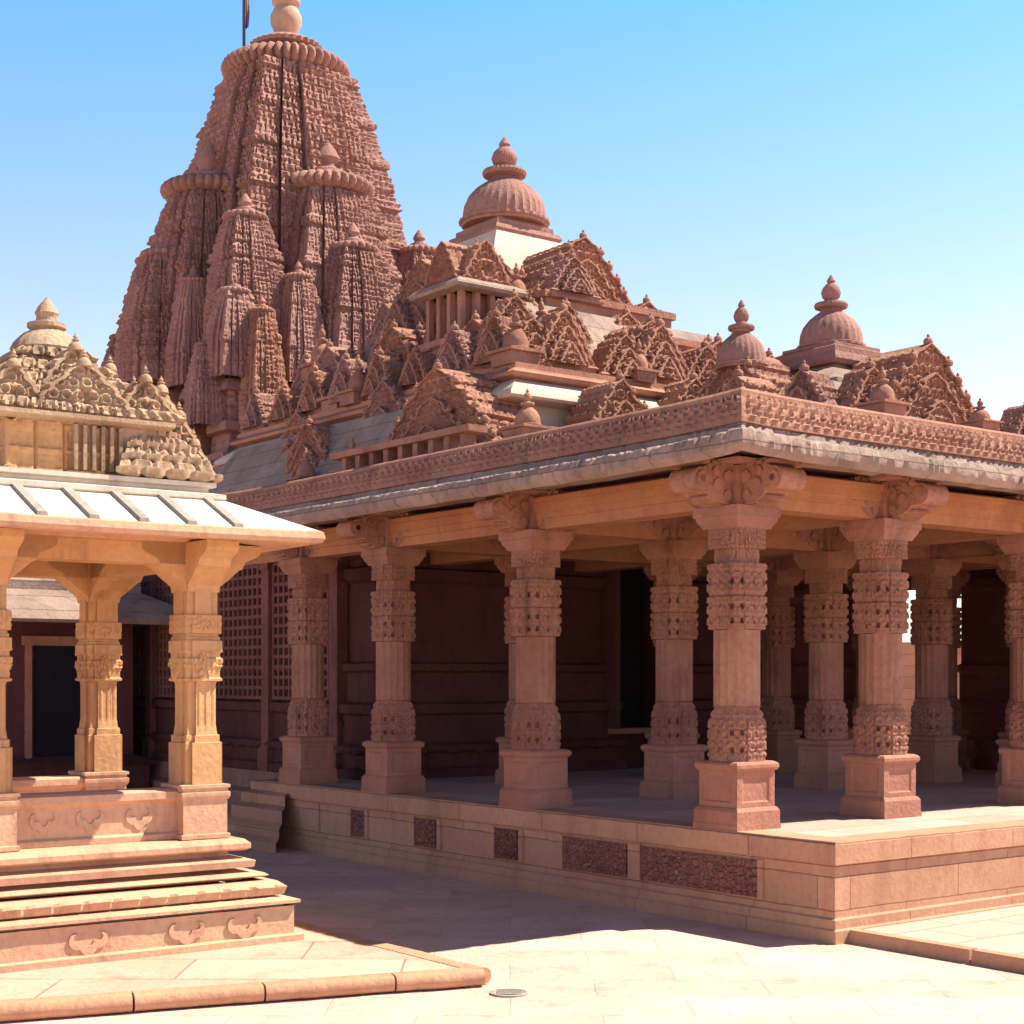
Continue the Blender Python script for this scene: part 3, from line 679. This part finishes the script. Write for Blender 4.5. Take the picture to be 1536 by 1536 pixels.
# link: low terrace side behind hall (z up to 5)
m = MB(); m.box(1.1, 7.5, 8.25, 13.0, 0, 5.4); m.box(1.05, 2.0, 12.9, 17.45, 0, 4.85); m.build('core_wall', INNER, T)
m = MB(); m.sweep(1.0, 3.0, 12.6, 17.5, [(0, 4.4), (.25, 4.42), (.3, 4.5), (.2, 4.56), (0, 4.8), (-.2, 5.0)], sides='WN'); m.sweep(1.0, 3, 9, 17.5, [(.5, 0), (.5, .2), (.4, .3), (.4, .55), (.25, .6), (.25, .87)], sides='WN'); m.build('aisle_cornice', PURP, T)

# flag pole on the tower
F = thing('flagpole', 'thin iron flagpole with faded narrow pennant on the spire top, left of its finial', 'flagpole', W(3.55, TA+.3, 13.9))
m = MB(); m.lathe([(.03, -.35), (.03, 2.6), (.02, 2.62)], 0, 0, 10); m.lathe([(.07, 0), (.07, .1)], 0, 0, 12); m.build('pole', IRON, F)
S_, Z_ = np.meshgrid(np.linspace(0, 1, 12), np.linspace(0, 1, 40))
P = np.stack([.03+.055*S_*(1+.3*np.sin(Z_*9)), .04*np.sin(S_*6+Z_*7), .85+Z_*1.6], -1); m = MB(); m.grid(P); P2 = P.copy(); P2[..., 1] += .006; m.grid(P2); m.build('pennant', CLOTH, F, recalc=False)

# ------------------------------------------------------------------ the small shrine at the left
RS = math.radians(36)
SH = thing('shrine', 'small open yellow sandstone shrine with pale ribbed eave, left of the big temple', 'shrine', (-2.63, 13.0, 0), RS)
SX0, SX1, SY0, SY1 = -1.75, 0, 0, 2.15
B0 = .12
m = MB()
m.sweep(SX0, SX1, SY0, SY1, [(.66, B0), (.66, .17), (.60, .18), (.60, .40), (.61, .405)], disp=lambda s_, t_: .006*(vnoise(s_*9, t_*9)-.5), res=.05)
m.sweep(SX0, SX1, SY0, SY1, [(.54, .40), (.54, .42), (.64, .43), (.64, .455), (.56, .475), (.46, .478), (.46, .49)])
m.sweep(SX0, SX1, SY0, SY1, [(.50, .487), (.54, .50), (.56, .56), (.50, .605), (.40, .61)], disp=lambda s_, t_: -.022*((s_/.14) % 1 < .3)*((t_ > .03) & (t_ < .13)), res=.02)
m.sweep(SX0, SX1, SY0, SY1, [(.28, .605), (.28, .625), (.42, .635), (.45, .65), (.42, .67), (.30, .675), (.24, .70), (.36, .715), (.37, .77), (.30, .79), (.20, .80), (.20, .845), (.30, .85)])
m.sweep(SX0, SX1, SY0, SY1, [(.30, .85), (.34, .87), (.34, .91), (.30, .945), (.02, .955), (-.8, .956)])
m.build('base', YELP, SH, smooth=30)
# relief motifs on the lowest course
def motif(x, z, w_, h, y0, y1, mat, name):
    pts = []       # trefoil garland with a hanging bud
    for q in range(25):
        a0 = q*math.pi/24; k_ = 1+.22*abs(math.sin(3*a0)); pts.append((x+w_*math.cos(a0)*k_*.85, z+h*(.5-math.sin(a0)*k_)))
    for q in range(24, -1, -1):
        a0 = q*math.pi/24; k_ = .55+.25*abs(math.sin(3*a0)); pts.append((x+w_*math.cos(a0)*k_, z+h*(.62-math.sin(a0)*k_)))
    m = MB(); m.prism(pts, y0, y1, lambda u, v, h: (u, h, v)); m.build(name, mat, SH)
for x in (-2.0, -1.15, -.35, .15): motif(x, .27, .16, .13, -.615, -.59, YELP, 'base_carving')
# low parapet walls between pedestals: front, back, right
m = MB()
pw = [(.07, .955), (.07, 1.0), (.04, 1.02), (.04, 1.25), (.07, 1.27), (.09, 1.29), (.09, 1.345), (.05, 1.36), (-.15, 1.362)]
m.sweep(SX0+.19, SX1-.19, SY0-.02, SY0+.18, pw, sides='SN'); m.box(SX0, SX1, SY0-.02, SY0+.18, .956, 1.352)
m.sweep(SX0, SX1, SY1-.1, SY1+.1, pw, sides='SN'); m.box(SX0, SX1, SY1-.1, SY1+.1, .956, 1.352)
m.sweep(SX0-.1, SX0+.1, SY0+.2, SY1-.2, pw, sides='WE')
m.build('parapet_wall', YELP, SH, smooth=30)
for x in (-1.3, -.93, -.52): motif(x, 1.14, .12, .13, -.070, -.05, YELP, 'parapet_carving')
def shrine_column(loc):
    q = lambda s_, off=None, ch=None: (lambda p: rsq(p, s_, ch, off))
    ped = [(.955, q(.215)), (.99, q(.215)), (.995, q(.195)), (1.27, q(.195)), (1.275, q(.205)), (1.30, q(.215)), (1.335, q(.215)), (1.34, q(.20)), (1.365, q(.20)), (1.37, q(.215)), (1.395, q(.215)), (1.40, q(.18))]
    P = ringstack([(z-.955, f) for z, f in ped], 96)
    b = MB(); b.grid(P, True, True, True)
    b.prism([(-.05, .12), (.05, .12), (0, .2)], -.2, .2, lambda u, v, h: (u, h, v)) if False else None
    c = MB(); z = -.955
    cross = lambda w_, pr_, s_: (lambda p: rsq(p, s_, None, (w_, pr_)))
    L = rows(1.40, 1.74, cross(.62, .03, .158), .03) + [(1.745, cross(.5, .03, .148)), (1.80, cross(.5, .03, .148)), (1.805, cross(.42, .03, .135))]
    L += rows(1.86, 2.24, cross(.42, .03, .128), .03)
    L += [(2.245, cross(.6, .015, .15))]+rows(2.25, 2.58, cross(.6, .02, .165), .015)+[(2.585, q(.15)), (2.61, q(.15)), (2.615, q(.14)), (2.635, q(.14))]
    L += [(2.64, cross(.6, .02, .16))]+rows(2.645, 2.79, cross(.6, .02, .16), .015)+[(2.795, cross(.5, .02, .138))]+rows(2.80, 3.06, cross(.5, .02, .135), .03)
    def d(s_, z_, phi):
        z0 = z_[0]+.955; dd = 0*phi
        x = facexy(phi, rsq(phi, .165))
        if 2.27 < z0 < 2.56:
            dd = blobs(s_, z_, .06, .012, 3)
            if z0 > 2.5: dd = dd*0
            if 2.44 < z0 < 2.48: dd = np.where(np.abs(x) > .04, -.02, dd)
            dd = np.where((z0 < 2.36) & (np.abs(x) > .5*(z0-2.2)), -.02, dd)
        elif 2.66 < z0 < 2.78: dd = blobs(s_, z_, .05, .010, 6)
        elif 1.88 < z0 < 2.22: dd = -.006*((np.abs(x) % .05) < .02)
        return dd
    c.grid(ringstack([(z_-.955, f) for z_, f in L], 128, d), True, True, True)
    br = MB()
    pts = [(0, 2.98), (.15, 2.98), (.16, 3.03), (.25, 3.10), (.33, 3.17), (.36, 3.18), (.39, 3.24), (.50, 3.29), (.53, 3.32), (.53, 3.38), (0, 3.38)]
    for k_ in range(4):
        a = k_*math.pi/2; cc, ss = round(math.cos(a)), round(math.sin(a))
        br.prism([(u, v-.955) for u, v in pts], -.14, .14, lambda u, v, h, cc=cc, ss=ss: (u*cc-h*ss, u*ss+h*cc, v))
    br.box(-.15, .15, -.15, .15, 3.05-.955, 3.37-.955)
    o = c.build('column', YEL, SH, loc=loc, smooth=30); b.build('pedestal', YELP, o, smooth=30); br.build('bracket', YEL, o, smooth=30)
    return o
sc0 = shrine_column((0, 0, .955))
for x, y in ((SX0, 0), (0, SY1), (SX0, SY1)): dup(sc0, SH, (x, y, .955))
m = MB(); m.sweep(SX0, SX1, SY0, SY1, [(-.14, 3.20), (.14, 3.20), (.14, 3.37)], sides='SEWN'); m.sweep(SX0+.14, SX1-.14, SY0+.14, SY1-.14, [(0, 3.37), (0, 3.20)])
m.box(SX0-.14, SX1+.14, SY0-.14, SY1+.14, 3.372, 3.55); m.build('beam', YEL, SH)
m = MB(); m.sweep(SX0, SX1, SY0, SY1, [(.1, 3.36), (.2, 3.40), (.74, 3.36), (.77, 3.365), (.79, 3.40), (.78, 3.45), (.755, 3.465)], flare=.015); m.build('eave', YELP, SH)
e1 = MB(); e1.sweep(SX0, SX1, SY0, SY1, [(.76, 3.464), (.15, 3.74), (.10, 3.745)], flare=.012); ev = e1.build('eave_slab', PALE, SH)
m = MB()
def rib(fr):
    for (u0, z0, u1, z1) in ((.765, 3.462, .14, 3.745),):
        V = []
        for u, z in ((u0, z0), (u1, z1)):
            V += [fr(u, -.045, z-.01), fr(u, .045, z-.01), fr(u, .036, z+.032), fr(u, -.036, z+.032)]
        m.add(V, [(0, 1, 2, 3), (7, 6, 5, 4), (0, 4, 5, 1), (1, 5, 6, 2), (2, 6, 7, 3), (3, 7, 4, 0)])
for x in np.arange(SX0-.2, SX1+.3, .395): rib(lambda u, h, z, x=x: (x+h, SY0-u, z)); rib(lambda u, h, z, x=x: (x+h, SY1+u, z))
for y in np.arange(SY0+.1, SY1+.1, .395): rib(lambda u, h, z, y=y: (SX1+u, y+h, z)); rib(lambda u, h, z, y=y: (SX0-u, y+h, z))
m.build('eave_rib', GREY, ev)
# upper mouldings, frieze, pyramid
CX, CY = (SX0+SX1)/2, (SY0+SY1)/2
m = MB(); m.sweep(SX0, SX1, SY0, SY1, [(.0, 3.70), (.17, 3.735), (.19, 3.75), (.19, 3.785), (.12, 3.80), (.08, 3.81), (.08, 3.84), (.13, 3.85), (.13, 3.885), (.02, 3.90), (-.4, 3.905)]); m.build('cornice', PALE, SH)
m = MB()
def fr_disp(s_, t_):
    return panels(s_, t_, .24, .17, .02, .022, 3)-.03*((s_/.24) % 1 < .07)+.02*((s_/.72) % 1 < .12)+panels(s_, t_-.17, .24, .17, .02, .022, 5)
m.sweep(SX0+.2, SX1-.28, SY0+.12, SY1-.2, [(0, 3.90), (0, 3.93), (-.02, 3.94), (-.02, 4.30), (.02, 4.31)], disp=fr_disp, res=.02)
fz = m.build('frieze', YEL, SH, smooth=30)
m = MB()
for x in np.arange(-1.0, -.62, .075): m.box(x, x+.03, .085, .13, 3.94, 4.3)
m.build('baluster', YELC, fz)
# stair-stepped corners at the right of the frieze
m = MB()
for i, (q, z0, z1) in enumerate(((.20, 3.90, 4.02), (.12, 4.02, 4.13), (.04, 4.13, 4.24), (-.06, 4.24, 4.36), (-.16, 4.36, 4.50))):
    m.sweep(SX1-.55, SX1-.02, SY0+.05, SY1-.05, [(q-.06, z0), (q, z0+.015), (q, z0+.055), (q-.05, z0+.07), (q-.07, z1), (q-.25, z1+.001)], disp=lambda s_, t_: chaitya(s_, t_, .12, .12, .016, 5), res=.02, sides='SEN')
m.box(SX1-.6, SX1-.3, SY0+.1, SY1-.1, 3.9, 4.35)
m.build('roof_steps', YELC, SH)
m = MB()
m.sweep(SX0+.2, SX1-.25, SY0+.12, SY1-.2, [(-.02, 4.30), (.07, 4.32), (.09, 4.34), (.09, 4.375), (.0, 4.39), (-.5, 4.395)]); m.build('slab_course', YELC, SH)
m = MB()
def shrine_tier(hx, z0, z1):
    m.sweep(CX-hx, CX+hx, CY-hx*1.05, CY+hx*1.05, [(-.08, z0), (.03, z0+.02), (.05, z0+.05), (.02, z0+.08), (-.06, z0+.09), (-.08, z1), (-hx+.001, z1+.002)], disp=lambda s_, t_: chaitya(s_, t_, .11, .11, .018, 6), res=.018)
for hx, z0, z1 in ((.82, 4.39, 4.53), (.68, 4.52, 4.66), (.54, 4.65, 4.80), (.40, 4.79, 4.94), (.28, 4.93, 5.06)): shrine_tier(hx, z0, z1)
m.build('stepped_roof', YELC, SH, smooth=30)
def SG(cx, cy, z0, w_, h, d, dp, sd):
    m = MB(); gable(m, cx, cy, z0, w_, h, d, dp, sd, .11, .022, 4, .014); bell(m, cx, cy, z0+h-.03, .06, .15); m.build('gable', YELC, SH, smooth=30)
SG(CX+.0, CY-.86, 4.40, .85, .42, 'S', .5, 3); SG(CX+.02, CY-.62, 4.66, .55, .33, 'S', .4, 4)
for q_, (gx, gz, gw) in enumerate(((.99, 4.0, .36), (.86, 4.22, .34), (.70, 4.42, .34))):
    SG(CX+gx, CY-.78, gz, gw, .27, 'S', .3, 60+q_); SG(CX+gx+.04, CY-.45, gz, gw+.1, .27, 'E', .3, 70+q_)
SG(CX+.55, CY-.80, 4.40, .55, .36, 'S', .5, 5); SG(CX-.55, CY-.80, 4.40, .55, .36, 'S', .5, 6)
SG(CX+.78, CY, 4.40, .9, .42, 'E', .5, 7); SG(CX+.56, CY, 4.64, .6, .34, 'E', .4, 8); SG(CX-.8, CY, 4.4, .9, .42, 'W', .5, 9)
for x, y in ((CX+.72, CY-.72), (CX-.72, CY-.72), (CX+.72, CY+.72)): smallbell(x, y, 4.38, 4.80, .10, YELC, SH, 'corner_bell')
m = MB(); m.lathe([(.27, 0), (.30, .04), (.27, .10), (.2, .17), (.15, .20), (.13, .22), (.16, .235), (.16, .27), (.09, .29), (.085, .33), (.10, .36), (.07, .42), (.03, .47), (.01, .50)], CX, CY, 60, 20, .02, z=5.02)
m.build('finial', YELC, SH, smooth=50)

# platform in front of the small shrine: slab with a worn rounded lip
fx, fy = -.19, 11.55; lx, ly = -6.4, 9.15
u_ = Vector((fx-lx, fy-ly, 0)).normalized(); vA = Vector((-sT, cT, 0))
m = MB(); poly = [(lx, ly), (fx, fy), (fx+vA.x*9, fy+vA.y*9), (lx-2, ly+9)]
pin = [(lx, ly+.06), (fx-.07, fy+.03), (fx-.07+vA.x*9, fy+vA.y*9), (lx-2, ly+9)]
m.add([(x, y, 0) for x, y in pin]+[(x, y, B0) for x, y in pin], [(0, 1, 5, 4), (1, 2, 6, 5), (2, 3, 7, 6), (3, 0, 4, 7), (4, 5, 6, 7)])
pf = struct(m.build('platform', PLAT, None))
def lip(name, p0, p1, cuts, seed):
    d = (p1-p0); Ln = d.length; d.normalize(); nrm = Vector((d.y, -d.x, 0))
    m = MB(); N = 10
    segs = cuts
    for a, b in zip(segs[:-1], segs[1:]):
        k = max(2, int((b-a)/.05)); P = np.zeros((k+1, N+3, 3))
        for i in range(k+1):
            t = a+.008+(b-a-.016)*i/k; wob = float(vnoise(np.array([t*2.2]), np.array([seed*1.]), 4)[0]-.5)*.03+float(vnoise(np.array([t*9.]), np.array([seed*2.]), 4)[0]-.5)*.012
            for j in range(N+1):
                an = -math.pi/2+math.pi*j/N
                q = p0+d*t+nrm*(.005+(.055+wob)*math.cos(an)); P[i, j] = (q.x, q.y, .068+(.060+wob*.3)*math.sin(an))
            q = p0+d*t-nrm*.12; P[i, N+1] = (q.x, q.y, .125); P[i, N+2] = (q.x, q.y, 0)
        m.grid(P); n0 = m.n
        m.add(P[0], [tuple(range(N+3))]); m.add(P[-1], [tuple(range(N+3))])
    return struct(m.build(name, EDGE, None, smooth=40))
lip('platform_edge', Vector((lx, ly, 0)), Vector((fx, fy, 0)), [0, 1.3, 2.9, 4.1, 5.0, 5.95, 6.64], 1)
lip('platform_edge', Vector((fx, fy, 0)), Vector((fx, fy, 0))+vA*8, [0.02, 1.1, 2.2, 3.6, 4.8, 6.2, 8], 5)

# metal drain cover in the court
D = thing('drain_cover', 'small grey oval drain cover lying on the sunlit court beside the platform corner', 'drain cover', (-.02, 11.26, 0))
m = MB(); m.lathe([(.14, 0), (.14, .012), (.12, .016), (.11, .010)], 0, 0, 36); m.build('rim', GREY, D)
m = MB()
for i in range(-2, 3): m.box(-.09, .09, i*.04-.011, i*.04+.011, .008, .018)
m.build('grate', GREY, D)

# ------------------------------------------------------------------ further buildings behind
FB = thing('far_shrine', 'pale roofed shrine in shade seen far behind between the columns of the small shrine', 'shrine', (-7.4, 25.5, 0), TH)
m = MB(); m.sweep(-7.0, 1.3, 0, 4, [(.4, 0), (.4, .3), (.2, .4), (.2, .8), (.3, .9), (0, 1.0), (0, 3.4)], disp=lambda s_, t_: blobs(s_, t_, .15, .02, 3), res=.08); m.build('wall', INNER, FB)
m = MB(); m.sweep(-7.0, 1.3, 0, 4, [(0, 3.2), (.9, 3.15), (.95, 3.2), (.9, 3.28), (.1, 3.7), (.1, 3.85), (-.5, 4.4), (-1.99, 5.2)]); m.build('roof', SLAB, FB)
m = MB(); m.box(-.4, .4, -.02, .1, 1.0, 2.8); m.build('doorway', BLACK, FB)  # near-black panel painted as the shade of this doorway
m = MB()
for x in (-.55, .45): m.box(x, x+.1, -.06, .1, .9, 2.9)
m.box(-.6, .6, -.08, .1, 2.8, 2.95); m.build('door_frame', RED, FB)
BW = thing('boundary_wall', 'long plain pink stone wall enclosing the temple court far behind', 'wall', W(4, 34), TH)
m = MB(); m.box(-45, 40, 0, .5, 0, 3.2); m.box(-45.05, 40.05, -.08, .58, 3.2, 3.35)
m.build('wall', PINK, BW)
m = MB(); m.box(18, 18.5, -30, -.1, 0, 3.2); m.build('side_wall', PINK, BW)
